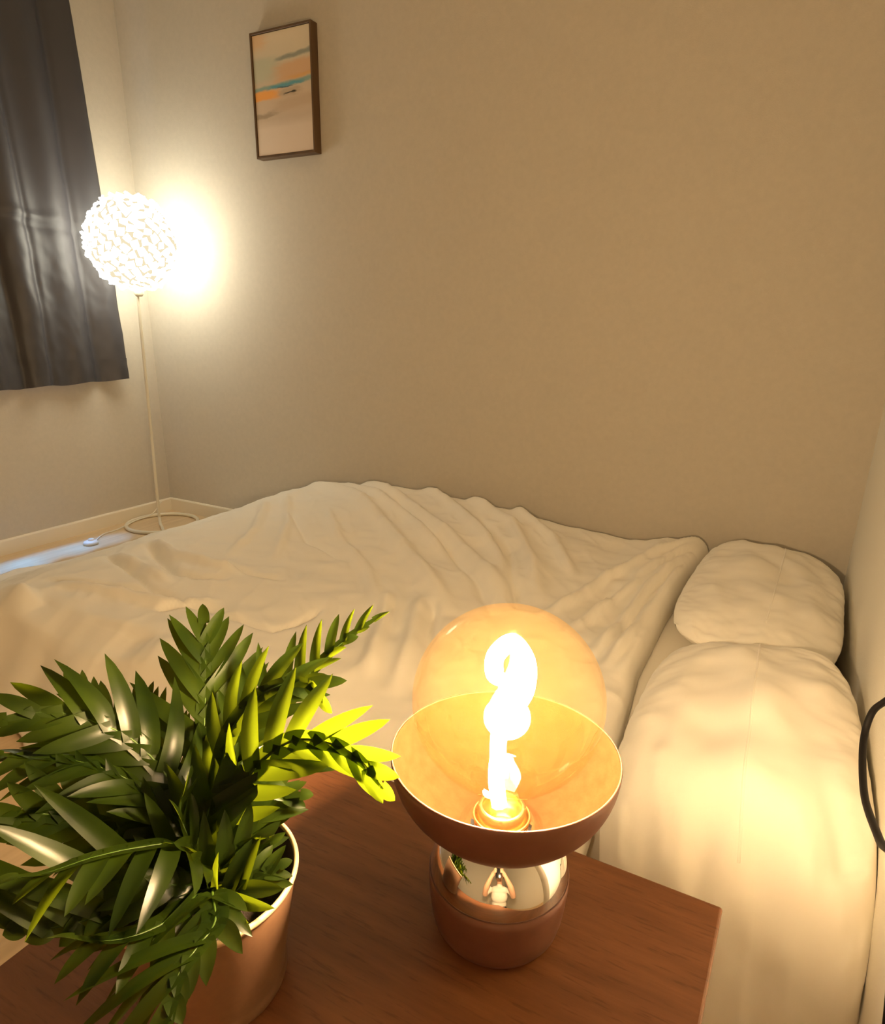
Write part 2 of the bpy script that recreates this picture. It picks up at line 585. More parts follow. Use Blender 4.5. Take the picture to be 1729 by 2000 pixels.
# window in the left wall, behind the curtain
wroot = thing('window_1', 'white framed window behind the dark curtain', 'window', (XL, 1.2, WZ0))
struct(wroot)
def frame_rect(x0, x1, y0, y1, z0, z1, t):
    return merge(box(x0, x1, y0, y0 + t, z0, z1), box(x0, x1, y1 - t, y1, z0, z1),
                 box(x0, x1, y0 + t, y1 - t, z0, z0 + t), box(x0, x1, y0 + t, y1 - t, z1 - t, z1))
obj('window_frame', *frame_rect(XL - .11, XL - .07, WY0, WY1, WZ0, WZ1, .035), MAT['trim'], wroot, smooth=False)
for a, b in ((WY0 + .035, (WY0 + WY1) / 2 - .015), ((WY0 + WY1) / 2 + .015, WY1 - .035)):
    obj('pane', *box(XL - .093, XL - .088, a, b, WZ0 + .035, WZ1 - .035), MAT['clear'], wroot, smooth=False)
obj('mullion', *box(XL - .11, XL - .07, (WY0 + WY1) / 2 - .015, (WY0 + WY1) / 2 + .015, WZ0 + .035, WZ1 - .035), MAT['trim'], wroot, smooth=False)
obj('casing', *merge(box(XL, XL + .012, WY1, WY1 + .105, WZ0 + .1, WZ1 + .12), box(XL, XL + .012, WY0 - .1, WY0, WZ0 + .1, WZ1 + .12),
                     box(XL, XL + .012, WY0, WY1, WZ1, WZ1 + .12)), MAT['trim'], wroot, smooth=False)

# door in the front wall, seen only in the chrome
droot = thing('door_1', 'white door with a dark lever handle behind the photographer', 'door', (0.55, YF, 0))
struct(droot)
obj('door_leaf', *box(.22, .98, YF, YF + .035, .005, 2.0, .004), MAT['door'], droot, smooth=False)
obj('door_frame', *merge(box(.15, .22, YF, YF + .05, 0, 2.07), box(.98, 1.05, YF, YF + .05, 0, 2.07), box(.22, .98, YF, YF + .05, 2.0, 2.07)), MAT['trim'], droot, smooth=False)
obj('door_handle', *merge(tube([(.30, YF + .03, .98), (.30, YF + .085, .98)], .011), tube([(.30, YF + .08, .98), (.43, YF + .08, .98)], .009)), MAT['dark_metal'], droot)

# ------------------------------------------------------------------ curtain
def make_curtain():
    y0, y1 = 0.38, 2.105
    z0, z1 = 0.675, 2.20
    nu, nv = 260, 150
    V = []
    # fold ridges across the width: (y, amplitude, width)
    for i in range(nu):
        s = i / (nu - 1)
        for j in range(nv):
            t = j / (nv - 1)
            z = z0 + (z1 - z0) * t
            edge = y1 - 0.055 * t ** 1.2                     # the free edge swings out at the hem
            y = y0 + (edge - y0) * s
            q = (y1 - y) if t < 2 else 0
            q = (edge - y)
            fold = 0.013 * math.sin(2 * math.pi * (q / 0.185) + 0.6 + 0.5 * math.sin(2.2 * t))
            fold += 0.006 * math.sin(2 * math.pi * (q / 0.31) + 1.9 - 1.2 * t)
            # sharp pleat lines
            for qc, a in ((0.115, 0.010), (0.345, 0.012), (0.47, 0.010), (0.68, 0.010)):
                dq = q - qc - 0.012 * math.sin(3 * t + qc * 9)
                fold -= a * math.exp(-(dq / 0.016) ** 2)
            # crease seam across the curtain and small wrinkles below it
            zs = 1.325 + 0.012 * math.sin(9 * y)
            fold += 0.007 * math.exp(-((z - zs) / 0.018) ** 2) * (0.5 + 0.5 * math.sin(2 * math.pi * q / .33 + 2))
            fold -= 0.006 * math.exp(-((z - zs + .03) / 0.02) ** 2)
            if z < 1.35:
                wv = min(1, (1.35 - z) / .15)
                fold += wv * 0.006 * fbm(y * 9 + z * 5, z * 4 - y * 6, 3.0, 3)
            else:
                fold += 0.003 * fbm(y * 8 + z * 4, z * 3, 5.0, 2)
            damp = 1.15
            x = XL + 0.046 + fold * damp
            x = min(max(x, XL + 0.016), XL + .072)
            zz = z + (0.020 * (y - y1) * (1 - t)) + 0.004 * math.sin(2 * math.pi * q / 0.185 + 1.0) * (1 - t) ** 3
            V.append((x, y, zz))
    o = obj('curtain', V, grid_faces(nu, nv), MAT['curtain'], None, at=(XL + .05, 1.25, 2.2))
    md = o.modifiers.new('thickness', 'SOLIDIFY')
    md.thickness = 0.0022
    tag(o, 'dark charcoal satin curtain hanging at the left wall', 'curtain')
    # stitched hem at the bottom, a doubled strip of the same cloth
    Vh, rows = [], 10
    for i in range(nu):
        for j in range(rows):
            p = V[i * nv + j]
            Vh.append((p[0] + 0.0030, p[1], p[2]))
    h = obj('hem', Vh, grid_faces(nu, rows), MAT['curtain'], o)
    return o
make_curtain()
rod = thing('curtain_rod', 'slim white curtain rod above the dark curtain', 'curtain rod', (XL + .045, 1.25, 2.21))
obj('pole', *tube([(XL + .045, .25, 2.215), (XL + .045, 2.2, 2.215)], .012, 16), MAT['trim'], rod)
for yy in (.35, 2.15):
    obj('bracket', *box(XL, XL + .05, yy - .01, yy + .01, 2.19, 2.24, .002), MAT['trim'], rod, smooth=False)

# ------------------------------------------------------------------ framed print
def make_picture():
    x0, x1, z0, z1 = -2.0885, -1.798, 1.543, 1.957
    yf, yw = 2.270, YB
    r = thing('framed_print', 'narrow framed abstract seascape print on the back wall', 'picture', ((x0 + x1) / 2, yw, (z0 + z1) / 2))
    t = 0.008
    obj('frame', *merge(box(x0, x0 + t, yf, yw, z0, z1, .0008, 1), box(x1 - t, x1, yf, yw, z0, z1, .0008, 1),
                        box(x0 + t, x1 - t, yf, yw, z0, z0 + t, .0008, 1), box(x0 + t, x1 - t, yf, yw, z1 - t, z1, .0008, 1)),
        MAT['frame_wood'], r, smooth=False)
    a, b, c, d = x0 + t + .002, x1 - t - .002, z0 + t + .002, z1 - t - .002
    y = yf + .004
    V = [(a, y, c), (b, y, c), (b, y, d), (a, y, d), (a, yw - .002, c), (b, yw - .002, c), (b, yw - .002, d), (a, yw - .002, d)]
    F = [(0, 1, 2, 3), (1, 5, 6, 2), (5, 4, 7, 6), (4, 0, 3, 7), (3, 2, 6, 7), (4, 5, 1, 0)]
    uv = [(0, 0), (1, 0), (1, 1), (0, 1)] * 2
    c_ = obj('canvas', V, F, MAT['painting'], r, smooth=False, uv=uv)
    c_['label'] = 'pale canvas brushed with teal, orange and taupe strokes'
make_picture()

# ------------------------------------------------------------------ floor lamp
def make_floor_lamp():
    cx, cy, R = -2.668, 2.09, 0.160
    r = thing('floor_lamp', 'slender cream floor lamp with glowing round petal shade in the corner', 'floor lamp', (cx, cy, 0))
    rr = 0.0085
    ring = [(cx + R * math.cos(a), cy + R * math.sin(a), rr) for a in np.linspace(0, 2 * math.pi, 72, endpoint=False)]
    obj('base_ring', *tube(ring, rr, 12, True), MAT['lamp_metal'], r)
    top = Vector((-2.585, 2.045, 1.235))
    foot = Vector((cx - .012, cy - .004, .0))
    a = math.radians(-38)
    end = Vector((cx + (R - .002) * math.cos(a), cy + (R - .002) * math.sin(a), rr))
    path = catmull([end, foot.lerp(end, .55) + Vector((0, 0, rr)), foot + Vector((.03, -.022, rr + .002)), foot + Vector((.006, -.005, .028)),
                    foot + Vector((0, 0, .08)), foot.lerp(top, .33) + Vector((0, 0, .05)), foot.lerp(top, .66) + Vector((0, 0, .03)), top], 8)
    obj('pole', *tube(path, .0068, 12), MAT['lamp_metal'], r)
    obj('socket', *lathe([(.012, 1.03), (.020, 1.04), (.020, 1.10), (.012, 1.11)], top.x, top.y, 20, True, True), MAT['lamp_metal'], r)
    # shade: an inner globe and a dense cover of small curled paper petals
    RS = 0.182
    bm = bmesh.new()
    bmesh.ops.create_icosphere(bm, subdivisions=3, radius=RS - .012)
    V = [tuple(v.co + top) for v in bm.verts]
    bm.verts.index_update()
    F = [[v.index for v in f.verts] for f in bm.faces]
    bm.free()
    sh = obj('shade', V, F, MAT['shade_core'], r)
    sh['label'] = 'round shade glowing warm white'
    PV, PF = [], []
    n = 330
    for k in range(n):
        zz = 1 - 2 * (k + .5) / n
        ph = k * 2.399963
        d = Vector((math.sqrt(1 - zz * zz) * math.cos(ph), math.sqrt(1 - zz * zz) * math.sin(ph), zz))
        t1 = d.orthogonal().normalized()
        t1.rotate(Matrix.Rotation(random.uniform(0, 6.28), 3, d))
        t2 = d.cross(t1)
        s = random.uniform(.0125, .0175)
        lift = random.uniform(.010, .024)
        c0 = top + d * (RS - .010)
        base = len(PV)
        for iu in range(4):
            for iv in range(4):
                u, v = iu / 3 * 2 - 1, iv / 3 * 2 - 1
                h = lift * (0.25 + 0.75 * (iv / 3)) * (1 - .35 * u * u) + random.uniform(-.0015, .0015)
                wdt = s * (1 - .25 * (iv / 3) ** 2)
                PV.append(tuple(c0 + t1 * u * wdt + t2 * v * s + d * h))
        PF += [(base + a_ * 4 + b_, base + a_ * 4 + b_ + 1, base + (a_ + 1) * 4 + b_ + 1, base + (a_ + 1) * 4 + b_) for a_ in range(3) for b_ in range(3)]
    pe = obj('petals', PV, PF, MAT['petal'], sh, smooth=False)
    pe['kind'] = 'stuff'
    # flex with foot switch
    cord = catmull([(cx - .004, cy + .012, .11), (cx - .03, cy - .03, .055), (cx - .075, cy - .09, .03), (cx - .10, cy - .17, .004),
                    (-2.76, 1.84, .004), (-2.715, 1.775, .004), (-2.69, 1.745, .008)], 8)
    obj('cord', *tube(cord, .0028, 8), MAT['plastic_white'], r)
    sx, sy = -2.683, 1.722
    sw = obj('foot_switch', *lathe([(.020, .0), (.030, .002), (.031, .008), (.027, .014), (.016, .017)], sx, sy, 28, True, True), MAT['plastic_white'], r)
    obj('button', *lathe([(.012, .016), (.012, .022), (.010, .024)], sx - .004, sy + .006, 20, False, True), MAT['plastic_white'], sw)
make_floor_lamp()

# ------------------------------------------------------------------ bed
MX0, MX1, MY0, MY1, MZ = -1.86, 0.135, 0.905, 2.265, 0.205
def make_mattress():
    r = thing('mattress', 'low mattress in a white fitted sheet against the back wall', 'mattress', ((MX0 + MX1) / 2, (MY0 + MY1) / 2, 0))
    obj('base', *box(MX0 + .02, MX1 - .01, MY0 + .02, MY1 - .01, 0.0, .05, .008), MAT['dark_metal'], r, smooth=False)
    obj('body', *box(MX0, MX1, MY0 + .02, MY1, .05, MZ - .006, .03, 4), MAT['sheet'], r)
    # sheet pulled over the top and hanging loosely down the near side
    nu, nv = 190, 110
    V = []
    for i in range(nu):
        x = MX0 + (MX1 + .004 - MX0) * i / (nu - 1)
        for j in range(nv):
            q = j / (nv - 1)
            if q < .5:
                y = MY1 + (MY0 - MY1) * q / .5
                z = MZ + .003 * fbm(x * 9, y * 9, 2.0, 3)
            else:
                h = (q - .5) / .5
                a = min(1, h / .25) * math.pi / 2
                n1 = fbm(x * 5, h * 1.5, 4.0, 2)
                pl = math.sin(x * 26 + 1.5 * n1 + 1.1) * .5 + math.sin(x * 11 + .5) * .5
                y = MY0 - .014 * math.sin(a) - .045 * h ** 1.2 - .012 * pl * h - .008 * n1 * h
                z = MZ * (1 - h ** 1.35) + .006 + .003 * fbm(x * 9, h * 3, 2.0, 2) * (1 - h)
            V.append((x, y, z))
    o = obj('bed_sheet', V, grid_faces(nu, nv), MAT['sheet'], r)
    md = o.modifiers.new('thickness', 'SOLIDIFY')
    md.thickness = .0015
make_mattress()

# <folds>
FOLDS = [
    (0.016, 0.038, [(-1.843, 2.236), (-1.514, 2.063), (-1.18, 1.806), (-0.897, 1.557), (-0.723, 1.387)]),
    (0.01, 0.026, [(-1.768, 2.229), (-1.447, 2.106), (-1.184, 1.944), (-0.896, 1.711)]),
    (0.013, 0.034, [(-1.643, 2.278), (-1.252, 2.056), (-0.914, 1.814), (-0.662, 1.586)]),
    (-0.01, 0.026, [(-1.339, 2.086), (-1.007, 1.849), (-0.762, 1.615), (-0.634, 1.441)]),
    (0.012, 0.032, [(-1.45, 2.381), (-1.06, 2.098), (-0.805, 1.852), (-0.647, 1.639)]),
    (-0.014, 0.024, [(-0.968, 2.08), (-0.784, 1.864), (-0.675, 1.669), (-0.588, 1.507)]),
    (0.013, 0.03, [(-1.177, 2.325), (-0.851, 2.081), (-0.672, 1.821), (-0.57, 1.599)]),
    (0.011, 0.024, [(-0.936, 2.282), (-0.688, 2.047), (-0.537, 1.801)]),
    (0.012, 0.02, [(-0.245, 2.247), (-0.357, 2.06), (-0.447, 1.807), (-0.51, 1.478)]),
    (0.011, 0.018, [(-0.255, 2.192), (-0.342, 1.921), (-0.393, 1.664), (-0.425, 1.426)]),
    (0.012, 0.018, [(-0.254, 2.089), (-0.315, 1.797), (-0.327, 1.518), (-0.341, 1.353)]),
    (0.012, 0.016, [(-0.258, 1.982), (-0.274, 1.736), (-0.284, 1.494), (-0.296, 1.297)]),
    (0.01, 0.016, [(-0.259, 1.83), (-0.255, 1.527), (-0.261, 1.267)]),
    (-0.009, 0.014, [(-0.262, 2.047), (-0.308, 1.736), (-0.319, 1.441)]),
    (-0.009, 0.014, [(-0.263, 2.14), (-0.347, 1.878), (-0.418, 1.609)]),
    (-0.016, 0.022, [(-1.814, 1.359), (-1.673, 1.287), (-1.518, 1.216), (-1.428, 1.218), (-1.362, 1.249)]),
    (0.012, 0.024, [(-1.827, 1.389), (-1.63, 1.313), (-1.454, 1.299), (-1.355, 1.301)]),
    (-0.011, 0.012, [(-1.839, 1.224), (-1.658, 1.164), (-1.493, 1.102), (-1.342, 1.082)]),
    (0.01, 0.02, [(-1.828, 1.248), (-1.621, 1.187), (-1.463, 1.143)]),
    (-0.009, 0.014, [(-1.459, 1.332), (-1.325, 1.31), (-1.216, 1.315)]),
    (-0.008, 0.012, [(-1.444, 1.077), (-1.248, 1.07), (-1.125, 1.067), (-1.023, 1.062)]),
    (-0.008, 0.012, [(-1.023, 1.062), (-1.004, 1.129), (-1.004, 1.218)]),
    (-0.018, 0.026, [(-1.706, 0.91), (-1.569, 0.884), (-1.474, 0.881), (-1.375, 0.886), (-1.224, 0.898)]),
    (0.016, 0.028, [(-1.821, 0.924), (-1.581, 0.881), (-1.423, 0.842), (-1.269, 0.816), (-1.168, 0.804)]),
    (-0.009, 0.018, [(-1.356, 1.006), (-1.295, 1.08), (-1.183, 1.092)]),
    (0.009, 0.024, [(-1.707, 0.994), (-1.528, 1.018), (-1.35, 1.047), (-1.263, 1.118)]),
    (-0.008, 0.016, [(-1.796, 1.008), (-1.614, 1.05), (-1.404, 1.093)]),
    (0.009, 0.024, [(-1.508, 1.895), (-1.292, 1.672), (-1.045, 1.49), (-0.878, 1.294)]),
    (-0.008, 0.018, [(-1.68, 1.869), (-1.376, 1.619), (-1.147, 1.53)]),
    (0.009, 0.022, [(-1.822, 1.912), (-1.594, 1.615), (-1.511, 1.415)]),
    (0.009, 0.02, [(-1.836, 2.048), (-1.54, 1.721), (-1.358, 1.453)]),
    (0.01, 0.022, [(-0.823, 1.404), (-0.708, 1.164), (-0.641, 0.995)]),
    (-0.01, 0.02, [(-0.772, 1.395), (-0.666, 1.16), (-0.604, 0.994)]),
    (0.01, 0.022, [(-0.911, 1.392), (-0.796, 1.172), (-0.713, 1.0)]),
]
# </folds>

def seg_field(X, Y, pts):
    """distance to a polyline and position 0..1 along it"""
    P = np.array(pts, float)
    d = np.full(X.shape, 9.0)
    T = np.zeros(X.shape)
    ln = np.r_[0, np.cumsum(np.hypot(*(P[1:] - P[:-1]).T))]
    for k in range(len(P) - 1):
        a, b = P[k], P[k + 1]
        ab = b - a
        t = np.clip(((X - a[0]) * ab[0] + (Y - a[1]) * ab[1]) / (ab @ ab), 0, 1)
        dd = np.hypot(X - a[0] - t * ab[0], Y - a[1] - t * ab[1])
        tt = (ln[k] + t * (ln[k + 1] - ln[k])) / ln[-1]
        m_ = dd < d
        d = np.where(m_, dd, d)
        T = np.where(m_, tt, T)
    return d, T

def noise_grid(X, Y, sx, sy, z, oct_=3):
    return np.array([fbm(a * sx, b * sy, z, oct_) for a, b in zip(X.ravel(), Y.ravel())]).reshape(X.shape)

def make_duvet():
    zb_x = [-2.56, -2.50, -2.40, -2.29, -2.13, -1.97, -1.83, -1.69, -1.41, -1.27, -1.11, -.90, -.71, -.48, -.42, -.36, -.30, -.26, -.22, -.1]
    zb_z = [.018, .022, .050, .095, .156, .230, .276, .283, .317, .316, .303, .292, .272, .252, .262, .287, .287, .284, .27, .26]
    zm_x = [-2.60, -2.52, -2.40, -2.28, -2.12, -1.97, -1.86, -1.7, -1.3, -.8, -.4, -.1]
    zm_z = [.016, .022, .050, .098, .160, .212, .240, .255, .262, .258, .250, .246]
    nu, nv = 300, 240
    # along v: from the wall side over the top, over the near edge and down to the floor
    vs = np.linspace(0, 1, nv)
    Ytop0, Yed = 2.285, 0.905
    us = np.linspace(0, 1, nu)
    U, Vv = np.meshgrid(us, vs, indexing='ij')
    vt = 0.76                                       # share of v on the top
    Yt = np.where(Vv < vt, Ytop0 + (Yed - Ytop0) * np.minimum(Vv / vt, 1), Yed)
    H = np.clip((Vv - vt) / (1 - vt), 0, 1)         # 0 at the shoulder .. 1 at the lower hem
    hem = np.interp(Yt, [.9, 1.05, 1.35, 1.7, 2.0, 2.3], [-.190, -.205, -.240, -.247, -.238, -.215])
    footx = np.interp(Yt, [.9, 1.2, 1.35, 1.5, 1.75, 2.0, 2.15, 2.3], [-2.50, -2.56, -2.60, -2.50, -2.46, -2.49, -2.52, -2.50])
    X = footx + (hem - footx) * U
    ed = (X - hem)                                  # negative inside
    Z = np.interp(X, zm_x, zm_z)
    Zb = np.interp(X, zb_x, zb_z)
    k = np.exp(-((np.maximum(2.2 - Yt, 0)) / .40) ** 2)
    Z = Z * (1 - k) + Zb * k
    # rounded back edge towards the wall
    bk = np.clip((Yt - 2.215) / .07, 0, 1)
    Z = Z - bk ** 2 * .035 * np.clip(Z / .2, 0, 1)
    # folds traced over the top
    top = 1 - np.clip(H * 2.5, 0, 1)
    flat = np.clip((Z - .02) / .08, 0, 1)
    for amp, wd, pts in FOLDS:
        d, T = seg_field(X, Yt - H * .1, pts)
        taper = np.clip(np.minimum(T, 1 - T) * 6 + .25, 0, 1)
        Z = Z + 2.0 * amp * np.exp(-(d / (wd * .72)) ** 2) * taper * top * flat
    nz1 = noise_grid(X + .35 * Yt, Yt - .3 * X, 3.2, 5.0, 1.7, 3)
    nz2 = noise_grid(X * .8 - Yt * .6, X * .6 + Yt * .8, 16, 6, 5.1, 3)
    nz3 = 1 - np.abs(noise_grid(X * .75 + Yt * .66, -X * .66 + Yt * .75, 9, 4, 9.1, 2)) * 2
    Z = Z + (.012 * nz1 + .002 * nz2 + .004 * np.clip(nz3, -.5, 1) ** 3) * flat * (1 - bk)
    # rolled hem by the pillows
    roll = np.clip(1 + ed / .020, 0, 1)
    Z = Z + .012 * np.exp(-((ed + .05) / .03) ** 2) * flat
    Z = Z - (Z - (MZ + .013)) * (roll ** 2) * (1 - H)
    # near side hanging to the floor with pleats
    ztop = Z.copy()
    hz = 1 - (1 - np.clip(H, 0, 1)) ** 1.0
    pleat = np.sin(X * 17 + 2.2 * np.sin(X * 2.3) + .8 * nz1) * .5 + np.sin(X * 31 + 1.0) * .22
    drop = np.clip(hz, 0, 1)
    sh = np.sin(np.clip(H / .22, 0, 1) * math.pi / 2)
    Y = Yt - .045 * sh * (H > 0) - (.15 * drop ** 1.3) - pleat * .042 * drop * np.clip((ztop - .02) / .15, .15, 1) * (H > 0)
    Z = np.where(H > 0, ztop - (ztop - .012) * (drop ** 1.25) , Z)
    Z = np.maximum(Z, .008)
    # lower hem lies unevenly
    V = np.stack([X, Y, Z], -1).reshape(-1, 3)
    # keep the cloth clear of the mattress
    o = obj('duvet', V, grid_faces(nu, nv), MAT['duvet'], None, at=(-1.2, 1.5, 0))
    md = o.modifiers.new('thickness', 'SOLIDIFY')
    md.thickness = 0.006
    md.offset = 0.0
    tag(o, 'rumpled white duvet spread over the bed and spilling off its foot', 'duvet')
make_duvet()

def pillow(name, label, cx, cy, cz, hx, hy, hz, tilt=0.0, roll=0.0, yaw=0.0, seed=1.0, sag=0.0, dents=()):
    nu, nv = 72, 110
    def side(sgn):
        P = []
        for i in range(nu):
            u = -math.cos(math.pi * i / (nu - 1))
            for j in range(nv):
                v = -math.cos(math.pi * j / (nv - 1))
                prof = (max(0, 1 - abs(u) ** 2.6) ** .55) * (max(0, 1 - abs(v) ** 3.4) ** .55)
                # pinched corners, slightly concave sides
                px_ = u * hx * math.sqrt(1 - .42 * v ** 4 * (1 - .25 * abs(u)))
                py_ = v * hy * math.sqrt(1 - .26 * u ** 4)
                z = sgn * hz * prof
                if sgn > 0:
                    z += prof ** .5 * .018 * fbm(u * 2.0 + seed, v * 2.6, seed, 2)
                    e = max(abs(u), abs(v))
                    z += .0055 * fbm(u * 5 + seed, v * 14, seed + 3, 2) * (0.15 + e ** 4)
                    if sag:
                        z += .034 * max(0, -v - .3) * fbm(u * 3.4 + v * 2, v * 4 - u * 2, seed + 7, 3)
                    for du, dv, w_, a in dents:
                        z += a * math.exp(-((u - du) ** 2 + ((v - dv) * hy / hx) ** 2) / (w_ * w_))
                    # stitched centre line of the case
                z -= sag * max(0, -v - .35) ** 2
                P.append(Vector((px_, py_, z)))
        return P
    A, Bm = side(1), side(-1)
    rot = Matrix.Rotation(yaw, 4, 'Z') @ Matrix.Rotation(tilt, 4, 'Y') @ Matrix.Rotation(roll, 4, 'X')
    c = Vector((cx, cy, cz))
    V = [tuple(c + rot @ p) for p in A] + [tuple(c + rot @ p) for p in Bm]
    f = grid_faces(nu, nv)
    n = nu * nv
    F = f + [tuple(n + i for i in reversed(q)) for q in f]
    o = obj(name, V, F, MAT['pillowcase'], None, at=(cx, cy, cz))
    bm = bmesh.new(); bm.from_mesh(o.data)
    bmesh.ops.remove_doubles(bm, verts=bm.verts, dist=.0004)
    bm.to_mesh(o.data); bm.free()
    o.data.polygons.foreach_set('use_smooth', [True] * len(o.data.polygons))
    tag(o, label, 'pillow', 'pillows at the bed head')
    # raised seam of the pillowcase running lengthwise
    seam = []
    for k in range(60):
        v = -.74 + 1.64 * k / 59
        u = .12
        prof = (max(0, 1 - abs(u) ** 2.6) ** .55) * (max(0, 1 - abs(v) ** 3.4) ** .55)
        z = hz * prof + prof ** .5 * .018 * fbm(u * 2.0 + seed, v * 2.6, seed, 2) + .0055 * fbm(u * 5 + seed, v * 14, seed + 3, 2) * (.15 + max(abs(u), abs(v)) ** 4)
        if sag:
            z += .034 * max(0, -v - .3) * fbm(u * 3.4 + v * 2, v * 4 - u * 2, seed + 7, 3)
        for du, dv, w_, a in dents:
            z += a * math.exp(-((u - du) ** 2 + ((v - dv) * hy / hx) ** 2) / (w_ * w_))
        z -= sag * max(0, -v - .35) ** 2
        seam.append(c + rot @ Vector((u * hx * math.sqrt(1 - .42 * v ** 4), v * hy, z - .0006)))
    obj('seam', *tube(seam, .0022, 8), MAT['pillowcase'], o)
    return o
pillow('pillow', 'far white pillow beside the back wall', -.034, 1.868, .274, .190, .405, .062, tilt=math.radians(4), yaw=math.radians(-1), seed=2.3,
       dents=((.35, .1, .35, -.014), (-.1, .35, .4, -.012)))
pillow('pillow', 'near white pillow in front, drooping over the bed edge', -.016, 1.075, .292, .182, .385, .072, tilt=math.radians(-9), yaw=math.radians(2), seed=6.1, sag=.40)

# ------------------------------------------------------------------ bedside table
TZ = 0.53
def make_table():
    x0, x1, y0, y1 = -.423, .0035, .045, .457
    r = thing('side_table', 'red-brown wooden bedside table in the foreground', 'table', ((x0 + x1) / 2, (y0 + y1) / 2, 0))
    obj('table_top', *box(x0, x1, y0, y1, TZ - .022, TZ, .0022, 3), MAT['wood'], r, smooth=False)
    ins = .03
    for sx in (x0 + ins, x1 - ins - .035):
        for sy in (y0 + ins, y1 - ins - .035):
            obj('leg', *box(sx, sx + .035, sy, sy + .035, 0, TZ - .022, .003), MAT['wood'], r, smooth=False)
    for a, b, c, d in ((x0 + .065, x1 - .065, y0 + ins + .008, y0 + ins + .026), (x0 + .065, x1 - .065, y1 - ins - .026, y1 - ins - .008),
                       (x0 + ins + .008, x0 + ins + .026, y0 + .065, y1 - .065), (x1 - ins - .026, x1 - ins - .008, y0 + .065, y1 - .065)):
        obj('apron', *box(a, b, c, d, TZ - .082, TZ - .022, .001), MAT['wood'], r, smooth=False)
make_table()

# ------------------------------------------------------------------ table lamp
def make_table_lamp():
    lx, ly = -.1435, .360
    r = thing('table_lamp', 'brown and chrome table lamp with large glowing amber globe bulb', 'table lamp', (lx, ly, TZ))
    # lower cup
    prof = [(.0, .0), (.036, .0), (.042, .002), (.0455, .008), (.0478, .018), (.0492, .030), (.0500, .042), (.0502, .050), (.0490, .0502), (.0485, .046), (.046, .04)]
    obj('base_cup', *lathe([(a, TZ + b) for a, b in prof], lx, ly, 96), MAT['brown_metal'], r)
    # mirror-bright ball sitting in the cup
    RB, zc = .0492, TZ + .0495
    pr = []
    for k in range(30):
        a = math.radians(-6 + 70 * k / 29)
        pr.append((RB * math.cos(a), zc + .98 * RB * math.sin(a)))
    obj('chrome_dome', *lathe(pr, lx, ly, 128, False, True), MAT['chrome'], r)
    # open bowl, outer skin / rim / inner skin
    RO, zr, dep = .0770, TZ + .1475, .066
    def skin(R, d, n=24):
        return [(R * math.sin(math.radians(90 * k / n)), zr - d * math.cos(math.radians(90 * k / n))) for k in range(n + 1)]
    outer = skin(RO, dep)
    bowl = obj('bowl', *lathe(outer + [(RO - .0004, zr + .0006), (RO - .0012, zr + .0006)], lx, ly, 128), MAT['brown_metal'], r)
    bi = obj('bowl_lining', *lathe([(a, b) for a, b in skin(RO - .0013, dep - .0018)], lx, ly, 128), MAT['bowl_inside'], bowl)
    # socket with a coiled collar
    zs = zr - dep + .002
    obj('socket', *lathe([(.0185, zs), (.0185, zs + .012), (.0165, zs + .014), (.0165, zs + .020), (.014, zs + .020)], lx, ly, 40, True, False), MAT['brass'], r)
    for q in range(3):
        ring = [(lx + (.0195 + .0012 * q) * math.cos(a), ly + (.0195 + .0012 * q) * math.sin(a), zs + .004 + .0042 * (2 - q)) for a in np.linspace(0, 2 * math.pi, 48, endpoint=False)]
        obj('collar_ring', *tube(ring, .0011, 8, True), MAT['brass'], r)
    # globe
    zb, RG = TZ + .1875, .0627
    pg = [(.0132, zs + .012), (.0145, zs + .016), (.0165, zs + .020)]
    for k in range(46):
        a = math.radians(-71 + 161 * k / 45)
        pg.append((max(RG * math.cos(a), .00005), zb + RG * math.sin(a)))
    g = obj('globe_bulb', *lathe(pg, lx, ly, 96), MAT['glass'], r)
    g['label'] = 'large amber glass globe bulb, lit'
    # spiral filament
    hz = Vector((RIGHT.x, RIGHT.y, 0)).normalized()
    dp = Vector((-hz.y, hz.x, 0))
    key = [(-.0018, .000, .103), (-.0050, .003, .124), (-.0050, -.003, .144), (-.0050, -.004, .163), (.0005, -.007, .182), (.0095, -.004, .196),
           (.0108, .004, .212), (.0015, .008, .224), (-.0090, .004, .217), (-.0095, -.002, .207), (-.002, -.006, .203)]
    path = catmull([Vector((lx, ly, TZ + c)) + hz * a_ + dp * b_ for a_, b_, c in key], 10)
    rad = list(np.interp(np.linspace(0, 1, len(path)), [0, .3, .5, .9, 1], [.0055, .0058, .0064, .0064, .0035]))
    obj('filament', *tube(path, rad, 8), MAT['filament'], g)
    fill = [(.00005, zb - RG * .97)] + [((RG - .0015) * math.cos(math.radians(-72 + 162 * k / 40)) + .00003, zb + (RG - .0015) * math.sin(math.radians(-72 + 162 * k / 40))) for k in range(41)]
    obj('added_glow_fill', *lathe(fill, lx, ly, 48, True, True), MAT['glow_volume'], g)  # added volume that makes the glow, not a part of the bulb
    # pinched glass stem
    obj('glass_stem', *lathe([(.011, zs + .014), (.012, zs + .024), (.009, zs + .034), (.0045, zs + .042), (.0035, zs + .050)], lx, ly, 32), MAT['glass'], g)
    ld = bpy.data.lights.new('bulb_light', 'POINT')
    ld.energy = BULB_WATT
    ld.color = (1.0, 0.71, 0.42)
    ld.shadow_soft_size = 0.024
    lo = bpy.data.objects.new('bulb_light', ld)
    COL.objects.link(lo)
    lo.parent = r
    lo.location = (0, 0, .210)
make_table_lamp()

